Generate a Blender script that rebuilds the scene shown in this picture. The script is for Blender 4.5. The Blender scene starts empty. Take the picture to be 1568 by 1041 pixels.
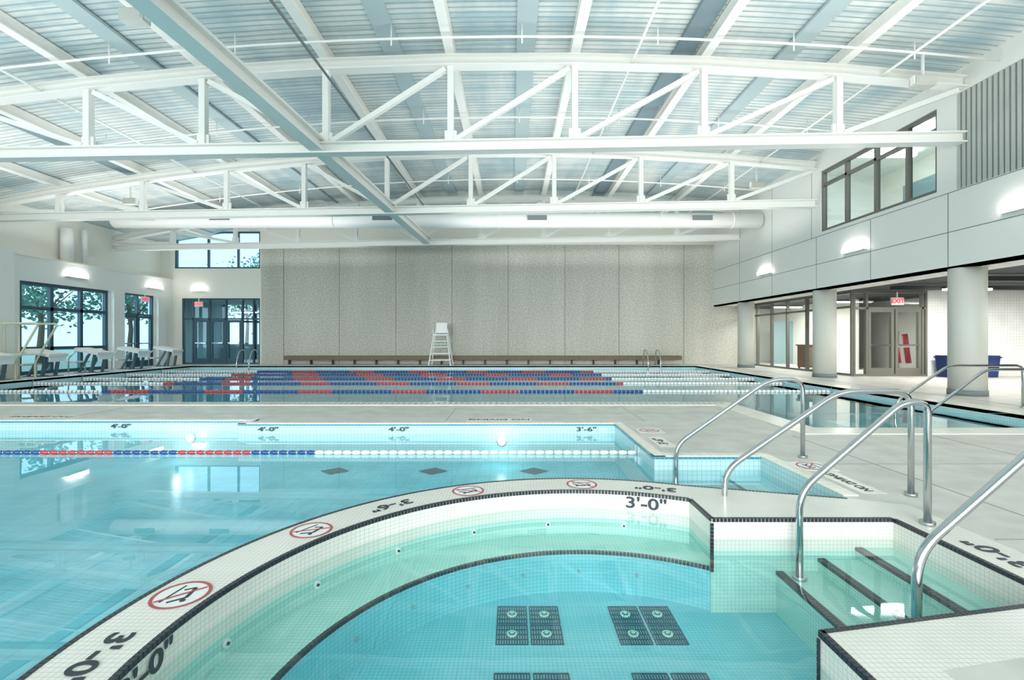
import bpy, bmesh, math, random
from math import sin, cos, pi, radians, sqrt
from mathutils import Vector, Matrix
from mathutils.geometry import tessellate_polygon
random.seed(4)
S = bpy.context.scene
COL = S.collection
try:
    S.view_settings.view_transform = 'Standard'
    S.view_settings.look = 'None'
except Exception:
    pass

# ------------------------------------------------------------ materials
def srgb(r, g, b):
    f = lambda c: ((c/255)/12.92 if c/255 <= 0.04045 else (((c/255)+0.055)/1.055)**2.4)
    return (f(r), f(g), f(b), 1)

def new_mat(name):
    m = bpy.data.materials.new(name); m.use_nodes = True
    nt = m.node_tree
    return m, nt, nt.nodes, nt.links, nt.nodes['Principled BSDF']

def mat(name, col, rough=0.5, metal=0.0, noise=0.0, nscale=8.0, bump=0.0, emit=None, estr=0, spec=0.5):
    m, nt, N, L, P = new_mat(name)
    P.inputs['Base Color'].default_value = col
    P.inputs['Roughness'].default_value = rough
    P.inputs['Metallic'].default_value = metal
    P.inputs['Specular IOR Level'].default_value = spec
    if emit:
        P.inputs['Emission Color'].default_value = emit
        P.inputs['Emission Strength'].default_value = estr
    if noise > 0 or bump > 0:
        tc = N.new('ShaderNodeTexCoord')
        nz = N.new('ShaderNodeTexNoise'); nz.inputs['Scale'].default_value = nscale; nz.inputs['Detail'].default_value = 3
        L.new(tc.outputs['Object'], nz.inputs['Vector'])
        if noise > 0:
            r = N.new('ShaderNodeValToRGB')
            r.color_ramp.elements[0].position = 0.3; r.color_ramp.elements[1].position = 0.7
            r.color_ramp.elements[0].color = tuple(c*(1-noise) for c in col[:3])+(1,)
            r.color_ramp.elements[1].color = tuple(min(1, c*(1+noise)) for c in col[:3])+(1,)
            L.new(nz.outputs['Fac'], r.inputs['Fac']); L.new(r.outputs['Color'], P.inputs['Base Color'])
        if bump > 0:
            b = N.new('ShaderNodeBump'); b.inputs['Strength'].default_value = bump; b.inputs['Distance'].default_value = 0.01
            L.new(nz.outputs['Fac'], b.inputs['Height']); L.new(b.outputs['Normal'], P.inputs['Normal'])
    return m

def tile_mat(name, col, grout, size=0.026, g=0.1, rough=0.25, var=0.04):
    m, nt, N, L, P = new_mat(name)
    geo = N.new('ShaderNodeNewGeometry')
    sp = N.new('ShaderNodeSeparateXYZ'); L.new(geo.outputs['Position'], sp.inputs[0])
    sn = N.new('ShaderNodeSeparateXYZ'); L.new(geo.outputs['Normal'], sn.inputs[0])
    last = None
    for a in range(3):
        d = N.new('ShaderNodeMath'); d.operation = 'DIVIDE'; d.inputs[1].default_value = size; L.new(sp.outputs[a], d.inputs[0])
        f = N.new('ShaderNodeMath'); f.operation = 'FRACT'; L.new(d.outputs[0], f.inputs[0])
        l = N.new('ShaderNodeMath'); l.operation = 'LESS_THAN'; l.inputs[1].default_value = g; L.new(f.outputs[0], l.inputs[0])
        ab = N.new('ShaderNodeMath'); ab.operation = 'ABSOLUTE'; L.new(sn.outputs[a], ab.inputs[0])
        l2 = N.new('ShaderNodeMath'); l2.operation = 'LESS_THAN'; l2.inputs[1].default_value = 0.7072; L.new(ab.outputs[0], l2.inputs[0])
        mu = N.new('ShaderNodeMath'); mu.operation = 'MULTIPLY'; L.new(l.outputs[0], mu.inputs[0]); L.new(l2.outputs[0], mu.inputs[1])
        if last is None: last = mu
        else:
            mx = N.new('ShaderNodeMath'); mx.operation = 'MAXIMUM'; L.new(last.outputs[0], mx.inputs[0]); L.new(mu.outputs[0], mx.inputs[1]); last = mx
    nz = N.new('ShaderNodeTexNoise'); nz.inputs['Scale'].default_value = 3.0
    L.new(geo.outputs['Position'], nz.inputs['Vector'])
    r = N.new('ShaderNodeValToRGB')
    r.color_ramp.elements[0].position = 0.35; r.color_ramp.elements[1].position = 0.65
    r.color_ramp.elements[0].color = tuple(c*(1-var) for c in col[:3])+(1,)
    r.color_ramp.elements[1].color = tuple(min(1, c*(1+var)) for c in col[:3])+(1,)
    L.new(nz.outputs['Fac'], r.inputs['Fac'])
    mix = N.new('ShaderNodeMix'); mix.data_type = 'RGBA'
    L.new(last.outputs[0], mix.inputs[0]); L.new(r.outputs['Color'], mix.inputs[6]); mix.inputs[7].default_value = grout
    L.new(mix.outputs[2], P.inputs['Base Color'])
    P.inputs['Roughness'].default_value = rough
    return m

def thin_fresnel(N, L, ior, normal=None):
    geo = N.new('ShaderNodeNewGeometry')
    mr = N.new('ShaderNodeMapRange'); mr.inputs['From Min'].default_value = 0; mr.inputs['From Max'].default_value = 1
    mr.inputs['To Min'].default_value = ior; mr.inputs['To Max'].default_value = 1.0/ior
    L.new(geo.outputs['Backfacing'], mr.inputs['Value'])
    fr = N.new('ShaderNodeFresnel'); L.new(mr.outputs[0], fr.inputs['IOR'])
    if normal: L.new(normal, fr.inputs['Normal'])
    return fr

def water_mat(name, tint, ior=1.4, bump=0.05, scale=1.2):
    m, nt, N, L, P = new_mat(name)
    N.remove(P)
    out = N['Material Output']
    geo = N.new('ShaderNodeNewGeometry')
    nz = N.new('ShaderNodeTexNoise'); nz.inputs['Scale'].default_value = scale; nz.inputs['Detail'].default_value = 2
    L.new(geo.outputs['Position'], nz.inputs['Vector'])
    b = N.new('ShaderNodeBump'); b.inputs['Strength'].default_value = bump; b.inputs['Distance'].default_value = 0.05
    L.new(nz.outputs['Fac'], b.inputs['Height'])
    fr = thin_fresnel(N, L, ior, b.outputs['Normal'])
    tr = N.new('ShaderNodeBsdfTransparent'); tr.inputs['Color'].default_value = tint
    gl = N.new('ShaderNodeBsdfGlossy'); gl.inputs['Roughness'].default_value = 0.01; gl.inputs['Color'].default_value = (1, 1, 1, 1)
    L.new(b.outputs['Normal'], gl.inputs['Normal'])
    mx = N.new('ShaderNodeMixShader'); L.new(fr.outputs[0], mx.inputs[0]); L.new(tr.outputs[0], mx.inputs[1]); L.new(gl.outputs[0], mx.inputs[2])
    L.new(mx.outputs[0], out.inputs['Surface'])
    return m

def glass_mat(name, tint, ior=1.5):
    m, nt, N, L, P = new_mat(name)
    N.remove(P)
    out = N['Material Output']
    fr = thin_fresnel(N, L, ior)
    tr = N.new('ShaderNodeBsdfTransparent'); tr.inputs['Color'].default_value = tint
    gl = N.new('ShaderNodeBsdfGlossy'); gl.inputs['Roughness'].default_value = 0.0
    mx = N.new('ShaderNodeMixShader'); L.new(fr.outputs[0], mx.inputs[0]); L.new(tr.outputs[0], mx.inputs[1]); L.new(gl.outputs[0], mx.inputs[2])
    L.new(mx.outputs[0], out.inputs['Surface'])
    return m

def ceiling_mat():
    m, nt, N, L, P = new_mat('perforated_roof_deck')
    geo = N.new('ShaderNodeNewGeometry')
    sp = N.new('ShaderNodeSeparateXYZ'); L.new(geo.outputs['Position'], sp.inputs[0])
    d = N.new('ShaderNodeMath'); d.operation = 'DIVIDE'; d.inputs[1].default_value = 0.15; L.new(sp.outputs[1], d.inputs[0])
    f = N.new('ShaderNodeMath'); f.operation = 'FRACT'; L.new(d.outputs[0], f.inputs[0])
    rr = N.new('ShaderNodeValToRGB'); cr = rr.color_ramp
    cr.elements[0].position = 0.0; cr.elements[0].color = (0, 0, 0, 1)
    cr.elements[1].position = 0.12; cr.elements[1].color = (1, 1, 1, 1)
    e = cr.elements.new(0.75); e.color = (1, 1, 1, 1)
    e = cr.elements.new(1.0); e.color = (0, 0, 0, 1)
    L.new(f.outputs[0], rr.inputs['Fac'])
    mp = N.new('ShaderNodeMapping'); mp.inputs['Scale'].default_value = (0.3, 6.0, 1); L.new(geo.outputs['Position'], mp.inputs['Vector'])
    nz = N.new('ShaderNodeTexNoise'); nz.inputs['Scale'].default_value = 1.0; nz.inputs['Detail'].default_value = 4; nz.inputs['Roughness'].default_value = 0.7
    L.new(mp.outputs[0], nz.inputs['Vector'])
    mp2 = N.new('ShaderNodeMapping'); mp2.inputs['Scale'].default_value = (1.2, 0.25, 1); L.new(geo.outputs['Position'], mp2.inputs['Vector'])
    nz2 = N.new('ShaderNodeTexNoise'); nz2.inputs['Scale'].default_value = 1.0; nz2.inputs['Detail'].default_value = 3
    L.new(mp2.outputs[0], nz2.inputs['Vector'])
    ad = N.new('ShaderNodeMath'); ad.operation = 'ADD'; L.new(nz.outputs['Fac'], ad.inputs[0]); L.new(nz2.outputs['Fac'], ad.inputs[1])
    hv = N.new('ShaderNodeMath'); hv.operation = 'MULTIPLY'; hv.inputs[1].default_value = 0.5; L.new(ad.outputs[0], hv.inputs[0])
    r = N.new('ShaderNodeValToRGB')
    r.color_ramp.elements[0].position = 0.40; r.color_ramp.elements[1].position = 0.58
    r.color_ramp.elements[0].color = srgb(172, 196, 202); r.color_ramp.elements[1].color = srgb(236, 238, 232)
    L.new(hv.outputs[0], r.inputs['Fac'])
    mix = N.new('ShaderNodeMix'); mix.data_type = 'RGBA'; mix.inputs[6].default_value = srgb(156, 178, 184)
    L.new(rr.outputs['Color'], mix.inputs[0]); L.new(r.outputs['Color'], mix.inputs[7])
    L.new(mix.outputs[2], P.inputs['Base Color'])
    b = N.new('ShaderNodeBump'); b.inputs['Strength'].default_value = 0.35; b.inputs['Distance'].default_value = 0.03
    L.new(rr.outputs['Color'], b.inputs['Height']); L.new(b.outputs['Normal'], P.inputs['Normal'])
    P.inputs['Roughness'].default_value = 0.4
    return m

def concrete_wall_mat():
    m, nt, N, L, P = new_mat('exposed_aggregate_concrete')
    geo = N.new('ShaderNodeNewGeometry')
    nz = N.new('ShaderNodeTexNoise'); nz.inputs['Scale'].default_value = 14; nz.inputs['Detail'].default_value = 5; nz.inputs['Roughness'].default_value = 0.8
    L.new(geo.outputs['Position'], nz.inputs['Vector'])
    r = N.new('ShaderNodeValToRGB')
    r.color_ramp.elements[0].position = 0.36; r.color_ramp.elements[1].position = 0.62
    r.color_ramp.elements[0].color = srgb(178, 176, 165); r.color_ramp.elements[1].color = srgb(228, 226, 216)
    L.new(nz.outputs['Fac'], r.inputs['Fac'])
    mp = N.new('ShaderNodeMapping'); mp.inputs['Scale'].default_value = (0.8, 1, 0.12); L.new(geo.outputs['Position'], mp.inputs['Vector'])
    n2 = N.new('ShaderNodeTexNoise'); n2.inputs['Scale'].default_value = 1.0; n2.inputs['Detail'].default_value = 3
    L.new(mp.outputs[0], n2.inputs['Vector'])
    r2 = N.new('ShaderNodeValToRGB')
    r2.color_ramp.elements[0].position = 0.3; r2.color_ramp.elements[1].position = 0.7
    r2.color_ramp.elements[0].color = (0.82, 0.82, 0.81, 1); r2.color_ramp.elements[1].color = (1, 1, 1, 1)
    L.new(n2.outputs['Fac'], r2.inputs['Fac'])
    mx = N.new('ShaderNodeMix'); mx.data_type = 'RGBA'; mx.blend_type = 'MULTIPLY'; mx.inputs[0].default_value = 1
    L.new(r.outputs['Color'], mx.inputs[6]); L.new(r2.outputs['Color'], mx.inputs[7]); L.new(mx.outputs[2], P.inputs['Base Color'])
    b = N.new('ShaderNodeBump'); b.inputs['Strength'].default_value = 0.3; b.inputs['Distance'].default_value = 0.01
    L.new(nz.outputs['Fac'], b.inputs['Height']); L.new(b.outputs['Normal'], P.inputs['Normal'])
    P.inputs['Roughness'].default_value = 0.85
    return m

M = {}
M['white'] = mat('white_paint', srgb(243, 243, 238), 0.5)
M['cream'] = mat('cream_paint', srgb(245, 242, 231), 0.6)
M['steelw'] = mat('white_painted_steel', srgb(248, 248, 243), 0.4)
M['steelgap'] = mat('panel_joint', srgb(120, 130, 132), 0.7)
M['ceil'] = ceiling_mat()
M['conc'] = concrete_wall_mat()
M['joint'] = mat('concrete_joint', srgb(146, 143, 132), 0.9)
M['djoint'] = mat('deck_joint', srgb(158, 158, 152), 0.9)
M['deck'] = mat('deck_concrete', srgb(206, 205, 198), 0.45, noise=0.12, nscale=3.0, bump=0.1)
M['coping'] = tile_mat('coping_tile', srgb(247, 244, 232), srgb(212, 210, 200), 0.1, 0.06)
M['tilew'] = tile_mat('white_mosaic_tile', srgb(238, 235, 226), srgb(206, 207, 200), 0.0262, 0.12)
M['tilew_wall'] = tile_mat('white_wall_tile', srgb(242, 244, 242), srgb(206, 212, 210), 0.1, 0.06)
M['black'] = mat('black_tile', srgb(44, 48, 56), 0.3)
M['spa_floor'] = tile_mat('spa_floor_mosaic', srgb(126, 210, 220), srgb(94, 182, 200), 0.0262, 0.12)
M['spa_bench'] = tile_mat('spa_bench_mosaic', srgb(180, 226, 216), srgb(144, 202, 196), 0.0262, 0.12)
M['pool_floor'] = tile_mat('pool_plaster_floor', srgb(108, 200, 214), srgb(84, 176, 196), 0.15, 0.05, var=0.10)
M['pool_far'] = tile_mat('lap_pool_floor', srgb(78, 176, 198), srgb(72, 168, 190), 0.3, 0.03, var=0.06)
M['pool_wall'] = tile_mat('pool_wall_tile', srgb(190, 226, 228), srgb(150, 194, 202), 0.05, 0.1)
M['bluet'] = tile_mat('blue_band_tile', srgb(60, 140, 165), srgb(120, 180, 195), 0.05, 0.1)
M['w_mid'] = water_mat('water_warm_pool', (0.86, 0.985, 1.0, 1), 1.6, 0.02, 0.8)
M['w_far'] = water_mat('water_lap_pool', (0.80, 0.96, 0.985, 1), 1.4, 0.05, 1.2)
M['w_spa'] = water_mat('water_spa', (0.93, 1.0, 0.985, 1), 1.4, 0.04, 2.0)
M['steel'] = mat('stainless_steel', (0.58, 0.60, 0.61, 1), 0.16, 1.0)
M['glass'] = glass_mat('window_glass', (0.36, 0.56, 0.67, 1), 1.6)
M['glassb'] = glass_mat('gallery_glass', (0.62, 0.78, 0.82, 1), 1.7)
M['glassc'] = glass_mat('clear_glass', (0.94, 0.98, 0.98, 1), 1.4)
M['frame'] = mat('teal_window_frame', srgb(54, 84, 98), 0.4)
M['frameg'] = mat('bronze_grey_frame', srgb(112, 112, 104), 0.4)
M['louver'] = mat('louver_metal', srgb(190, 194, 190), 0.45)
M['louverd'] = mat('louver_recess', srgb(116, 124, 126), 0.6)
M['colm'] = mat('column_concrete', srgb(206, 208, 200), 0.6)
M['soffit'] = mat('dark_open_ceiling', srgb(66, 68, 70), 0.8)
M['lamp'] = mat('lamp_glow', (1, 1, 1, 1), 0.5, emit=(1, 0.98, 0.93, 1), estr=14)
M['lampuw'] = mat('underwater_lamp_glow', (1, 1, 1, 1), 0.5, emit=(0.9, 1, 1, 1), estr=5)
M['red'] = mat('red_plastic', srgb(186, 60, 72), 0.4)
M['blue'] = mat('blue_plastic', srgb(40, 74, 140), 0.4)
M['wplast'] = mat('white_plastic', srgb(240, 242, 240), 0.4)
M['redexit'] = mat('exit_red', srgb(225, 40, 50), 0.4, emit=srgb(235, 40, 60), estr=1.2)
M['brown'] = mat('bench_wood', srgb(116, 100, 84), 0.6, noise=0.12, nscale=12)
M['wood'] = mat('cabinet_wood', srgb(116, 74, 50), 0.5, noise=0.2, nscale=9)
M['bin'] = mat('blue_bin_plastic', srgb(24, 50, 100), 0.45)
M['ink'] = mat('marker_ink', srgb(52, 60, 68), 0.5)
M['signred'] = mat('sign_red', srgb(186, 84, 86), 0.5)
M['grate'] = mat('drain_grate', srgb(46, 82, 98), 0.5)
M['yellow'] = mat('cream_yellow_metal', srgb(222, 220, 190), 0.4)
M['grass'] = mat('outdoor_ground', srgb(150, 172, 160), 0.9)
M['leaf'] = mat('tree_leaves', srgb(84, 138, 124), 0.7)
M['bark'] = mat('tree_bark', srgb(96, 84, 74), 0.9)
M['lobby'] = mat('lobby_wall', srgb(140, 166, 172), 0.7)
M['legs'] = mat('block_leg_metal', srgb(86, 110, 118), 0.4)
M['dark'] = mat('dark_plastic', srgb(46, 50, 54), 0.5)
M['duct'] = mat('duct_paint', srgb(252, 252, 249), 0.4)
M['strip'] = mat('grey_roof_strip', srgb(120, 142, 150), 0.5)
M['strip2'] = mat('pale_roof_strip', srgb(182, 200, 203), 0.5)
M['paving'] = mat('pavement', srgb(190, 196, 196), 0.9)  # plain grey paving, one even colour
for k in ('redexit', 'lampuw'):
    try: M[k].cycles.emission_sampling = 'NONE'
    except Exception: pass

# ------------------------------------------------------------ mesh builder
class B:
    def __init__(s): s.v = []; s.f = []; s.m = []; s.mats = []; s.sm = []
    def mi(s, m):
        if m not in s.mats: s.mats.append(m)
        return s.mats.index(m)
    def face(s, pts, m, smooth=False):
        i = len(s.v); s.v += [tuple(p) for p in pts]; s.f.append(list(range(i, i+len(pts)))); s.m.append(s.mi(m)); s.sm.append(smooth)
    def box(s, x0, x1, y0, y1, z0, z1, m):
        if x0 > x1: x0, x1 = x1, x0
        if y0 > y1: y0, y1 = y1, y0
        if z0 > z1: z0, z1 = z1, z0
        i = len(s.v)
        s.v += [(x, y, z) for z in (z0, z1) for y in (y0, y1) for x in (x0, x1)]
        k = s.mi(m)
        for q in ((0, 2, 3, 1), (4, 5, 7, 6), (0, 1, 5, 4), (2, 6, 7, 3), (0, 4, 6, 2), (1, 3, 7, 5)):
            s.f.append([i+a for a in q]); s.m.append(k); s.sm.append(False)
    def beam(s, p0, p1, w, h, m, up=(0, 0, 1)):
        p0 = Vector(p0); p1 = Vector(p1); d = (p1-p0).normalized(); up = Vector(up)
        if abs(d.dot(up)) > 0.98: up = Vector((0, 1, 0))
        sd = d.cross(up).normalized(); u = sd.cross(d).normalized()
        i = len(s.v)
        for p in (p0, p1):
            for a, b in ((-1, -1), (1, -1), (1, 1), (-1, 1)):
                s.v.append(tuple(p+sd*(a*w/2)+u*(b*h/2)))
        k = s.mi(m)
        for q in ((0, 1, 2, 3), (7, 6, 5, 4), (0, 4, 5, 1), (1, 5, 6, 2), (2, 6, 7, 3), (3, 7, 4, 0)):
            s.f.append([i+a for a in q]); s.m.append(k); s.sm.append(False)
    def ibeam(s, p0, p1, w, h, m, t=0.03):
        p0 = Vector(p0); p1 = Vector(p1)
        s.beam(p0+Vector((0, 0, h/2-t/2)), p1+Vector((0, 0, h/2-t/2)), w, t, m)
        s.beam(p0-Vector((0, 0, h/2-t/2)), p1-Vector((0, 0, h/2-t/2)), w, t, m)
        s.beam(p0, p1, 0.04, h-2*t, m)
    def cyl(s, p0, p1, r0, m, r1=None, n=16, caps=True):
        s.tube([p0, p1], r0, m, n=n, r1=r1, caps=caps)
    def tube(s, pts, r, m, n=12, r1=None, caps=True):
        pts = [Vector(p) for p in pts]
        r1 = r if r1 is None else r1
        k = s.mi(m); base = len(s.v); N_ = len(pts)
        t0 = (pts[1]-pts[0]).normalized()
        ref = Vector((0, 0, 1)) if abs(t0.z) < 0.9 else Vector((0, 1, 0))
        nrm = t0.cross(ref).normalized()
        for j, p in enumerate(pts):
            if j == 0: t = t0
            elif j == N_-1: t = (pts[-1]-pts[-2]).normalized()
            else: t = ((pts[j+1]-p).normalized()+(p-pts[j-1]).normalized()).normalized()
            nrm = (nrm-t*nrm.dot(t)).normalized(); bn = t.cross(nrm)
            rr = r+(r1-r)*j/(N_-1)
            for a in range(n):
                th = 2*pi*a/n
                s.v.append(tuple(p+nrm*(cos(th)*rr)+bn*(sin(th)*rr)))
        for j in range(N_-1):
            for a in range(n):
                b = (a+1) % n
                s.f.append([base+j*n+a, base+j*n+b, base+(j+1)*n+b, base+(j+1)*n+a]); s.m.append(k); s.sm.append(True)
        if caps:
            s.f.append([base+a for a in range(n)][::-1]); s.m.append(k); s.sm.append(False)
            s.f.append([base+(N_-1)*n+a for a in range(n)]); s.m.append(k); s.sm.append(False)
    def poly(s, outer, holes, z, m, flip=False):
        loops = [[Vector((p[0], p[1], 0)) for p in outer]]+[[Vector((p[0], p[1], 0)) for p in h] for h in holes]
        tris = tessellate_polygon(loops)
        allp = [p for l in loops for p in l]
        i = len(s.v); s.v += [(p.x, p.y, z) for p in allp]; k = s.mi(m)
        for t in tris:
            a, b, c = [allp[x] for x in t]
            cr = (b-a).cross(c-a).z
            t = list(t)
            if (cr < 0) != flip: t = t[::-1]
            s.f.append([i+x for x in t]); s.m.append(k); s.sm.append(False)
    def strip(s, pts, z0, z1, m, closed=True):
        n = len(pts)
        for j in range(n if closed else n-1):
            a = pts[j]; b = pts[(j+1) % n]
            s.face([(a[0], a[1], z0), (b[0], b[1], z0), (b[0], b[1], z1), (a[0], a[1], z1)], m)
    def done(s, name, bevel=0, parent=None, loc=None, rot=None):
        me = bpy.data.meshes.new(name); me.from_pydata(s.v, [], s.f)
        for m in s.mats: me.materials.append(m)
        me.polygons.foreach_set('material_index', s.m)
        me.polygons.foreach_set('use_smooth', s.sm)
        me.update()
        o = bpy.data.objects.new(name, me); COL.objects.link(o)
        if bevel:
            md = o.modifiers.new('bev', 'BEVEL'); md.width = bevel; md.segments = 2; md.limit_method = 'ANGLE'
        if parent: o.parent = parent
        if loc: o.location = loc
        if rot: o.rotation_euler = rot
        return o

def fillet(pts, r, n=6):
    pts = [Vector(p) for p in pts]; out = [pts[0]]
    for i in range(1, len(pts)-1):
        a, b, c = pts[i-1], pts[i], pts[i+1]
        u = (a-b); v = (c-b); rr = min(r, u.length*0.45, v.length*0.45)
        p = b+u.normalized()*rr; q = b+v.normalized()*rr
        for k in range(n+1):
            t = k/n
            out.append(p*(1-t)**2+b*2*t*(1-t)+q*t*t)
    out.append(pts[-1]); return out

def offset(poly, d):
    n = len(poly)
    area = sum(poly[i][0]*poly[(i+1) % n][1]-poly[(i+1) % n][0]*poly[i][1] for i in range(n))
    s = 1 if area > 0 else -1
    out = []
    for i in range(n):
        p0 = Vector(poly[i-1][:2]); p1 = Vector(poly[i][:2]); p2 = Vector(poly[(i+1) % n][:2])
        d1 = (p1-p0).normalized(); d2 = (p2-p1).normalized()
        n1 = Vector((d1.y, -d1.x))*s; n2 = Vector((d2.y, -d2.x))*s
        b = (n1+n2)
        b = b/(1+n1.dot(n2))
        out.append((p1.x+b.x*d, p1.y+b.y*d))
    return out

def text(s, loc, rot, size, m, name='depth_marker', ext=0.001, wide=1.0):
    c = bpy.data.curves.new(name, 'FONT'); c.body = s; c.size = size; c.extrude = ext; c.offset = size*0.02
    c.align_x = 'CENTER'; c.align_y = 'CENTER'; c.materials.append(m)
    o = bpy.data.objects.new(name, c); COL.objects.link(o); o.location = loc; o.rotation_euler = rot; o.scale = (wide, 1, 1)
    return o

# ------------------------------------------------------------ plan outlines
CX, CY, RI, RO = 0.5, 2.0, 1.97, 2.32
def arc(r, a0, a1, n=72):
    return [(CX+r*cos(radians(a0+(a1-a0)*i/n)), CY+r*sin(radians(a0+(a1-a0)*i/n))) for i in range(n+1)]
a_in0 = math.degrees(math.acos((1.38-CX)/RI)); a_in1 = 360-math.degrees(math.acos((1.31-CX)/RI))
spa_in = arc(RI, a_in0, a_in1, 96)+[(1.31, 2.065), (2.42, 2.27), (2.64, 2.31), (2.64, 3.35), (1.38, 3.35)]
a_o0 = math.degrees(math.acos((1.435-CX)/RO)); a_o1 = 360-math.degrees(math.acos((1.62-CX)/RO))
outer_arc = arc(RO, a_o0, a_o1, 108)
band_out = outer_arc+[(1.62, 1.82), (2.97, 2.08), (2.97, 3.62), (2.62, 3.78)]
arc_mid = arc(RO, a_o0, 240, 80)
mid = [(2.62, 3.78), (2.62, 5.1), (1.5, 5.1), (1.5, 7.05), (-4.0, 7.05), (-4.0, 7.3), (-15.2, 7.3), (-15.2, -4.5), (arc_mid[-1][0], -4.5)]+arc_mid[::-1]
hole_b = [(2.62, 3.78), (2.62, 5.1), (1.5, 5.1), (1.5, 7.05), (-4.0, 7.05), (-4.0, 7.3), (-15.2, 7.3), (-15.2, -4.5), (arc_mid[-1][0], -4.5)]+arc(RO, 240, a_o1, 40)+[(1.62, 1.82), (2.97, 2.08), (2.97, 3.62)]
far = [(-14.6, 9.4), (4.2, 9.4), (4.2, 6.7), (8.3, 6.7), (8.3, 21.9), (-14.6, 21.9)]
WL = -0.14

# ------------------------------------------------------------ floor / deck
b = B()
b.poly([(-17.6, -6.2), (20, -6.2), (20, 30), (-17.6, 30)], [far, hole_b], 0, M['deck'])
b.strip(far, 0, -1.1, M['pool_wall'])
floor = b.done('floor')
b = B()
b.box(-15, 8.9, 8.044, 8.056, 0.0005, 0.003, M['djoint'])
for x in [3.6, 5.4, 7.2]: b.box(x-0.005, x+0.005, -1, 6.2, 0.0005, 0.003, M['djoint'])
for y in (1.2, 3.0, 4.8): b.box(3.0, 16, y-0.005, y+0.005, 0.0005, 0.003, M['djoint'])
b.box(9.394, 9.406, -1, 23, 0.0005, 0.003, M['djoint'])
for x in (-10, -7, -1, 2): b.box(x-0.005, x+0.005, 7.3, 8.7, 0.0005, 0.003, M['djoint'])
b.done('trim_deck_joints')

b = B()
co = offset(far, 0.42)
b.poly(co, [far], 0.012, M['coping']); b.strip(co, 0, 0.012, M['coping']); b.strip(far, -0.06, 0.012, M['coping'])
x = -14.4
while x < 4.0:
    b.box(x, x+0.05, 9.13, 9.3, 0.0125, 0.0145, M['djoint']); x += 0.11
b.done('trim_lap_pool_coping')
b = B()
pth = [(2.62, 3.82), (2.62, 5.1), (1.5, 5.1), (1.5, 7.05), (-4.0, 7.05), (-4.0, 7.3), (-15.2, 7.3)]
for i in range(len(pth)-1):
    a, c = pth[i], pth[i+1]
    x0, x1 = sorted((a[0], c[0])); y0, y1 = sorted((a[1], c[1]))
    if abs(a[0]-c[0]) < 1e-6: b.box(x0, x0+0.12, y0, y1+0.12, 0.001, 0.012, M['coping'])
    else: b.box(x0, x1+0.12, y0, y0+0.12, 0.001, 0.013, M['coping'])
b.done('trim_warm_pool_coping')

b = B()
b.poly(far, [], -1.1, M['pool_far'])
for y in (10.9, 13.6, 15.55, 17.3, 19.15, 21.0):
    b.box(-13.5, 6.2, y-0.12, y+0.12, -1.099, -1.09, M['bluet'])
b.strip(far, -0.32, -0.20, M['bluet'])
b.box(7.75, 8.295, 6.72, 10.6, -1.1, -0.25, M['pool_wall']); b.box(7.3, 7.75, 6.72, 10.6, -1.1, -0.4, M['pool_wall']); b.box(6.85, 7.3, 6.72, 10.6, -1.1, -0.55, M['pool_wall'])
b.box(6.4, 6.85, 6.72, 10.6, -1.1, -0.7, M['pool_wall'])
b.done('lap_pool_basin')
b = B(); b.poly(far, [], WL, M['w_far']); b.done('lap_pool_water')

b = B()
b.poly(mid, [], -0.55, M['pool_floor'])
wallpart = [(2.62, 3.78), (2.62, 5.1), (1.5, 5.1), (1.5, 7.05), (-4.0, 7.05), (-4.0, 7.3), (-15.2, 7.3), (-15.2, -4.5), (arc_mid[-1][0], -4.5), arc_mid[-1]]
b.strip(wallpart, -0.55, 0.0, M['pool_wall'], closed=False)
b.box(2.2, 2.62, 3.84, 5.1, -0.55, -0.2, M['pool_wall'])
b.box(1.85, 2.2, 3.95, 5.1, -0.55, -0.3, M['pool_wall'])
b.box(1.5, 1.85, 4.1, 5.1, -0.55, -0.42, M['pool_wall'])
for x, z in ((2.2, -0.2), (1.85, -0.3), (1.5, -0.42)):
    b.box(x, x+0.04, 4.15, 5.09, z, z+0.004, M['black'])
for x in (-2.4, -1.07, 0.3):
    b.face([(x-0.2, 6.55, -0.545), (x, 6.38, -0.545), (x+0.2, 6.55, -0.545), (x, 6.72, -0.545)], M['grate'])
b.done('warm_pool_basin')
b = B(); b.poly(mid, [], WL, M['w_mid']); b.done('warm_pool_water')

b = B()
b.box(-4.0, 1.5, 7.035, 7.05, -0.022, -0.002, M['bluet'])
b.box(-15.2, -4.01, 7.285, 7.3, -0.022, -0.002, M['bluet'])
b.box(1.485, 1.5, 5.1, 7.035, -0.022, -0.002, M['bluet'])
b.box(1.5, 2.62, 5.085, 5.1, -0.022, -0.002, M['bluet'])
b.done('trim_warm_pool_tile_line')

# ------------------------------------------------------------ spa
b = B()
b.poly(band_out, [spa_in], 0.0, M['tilew'])
b.strip(spa_in, -0.22, 0.0, M['tilew'])
b.strip(spa_in, -0.66, -0.22, M['spa_bench'])
b.strip([(2.62, 3.78)]+arc_mid, -0.55, 0.0, M['tilew'], closed=False)
b.poly(spa_in, [], -0.65, M['spa_floor'])
RB = 1.63
ab0 = math.degrees(math.acos((1.38-CX)/RB)); ab1 = 300
inner = arc(RB, ab0, ab1, 80); out_ = arc(RI-0.001, a_in0, 300, 80)
b.poly(out_+inner[::-1], [], -0.35, M['spa_bench'])
b.strip(inner, -0.65, -0.35, M['spa_floor'], closed=False)
for x0, x1, z in ((1.83, 2.12, -0.365), (2.12, 2.38, -0.276), (2.38, 2.64, -0.2)):
    b.box(x0, x1-0.001, 2.15, 3.349, -0.65, z, M['spa_bench'])
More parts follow.
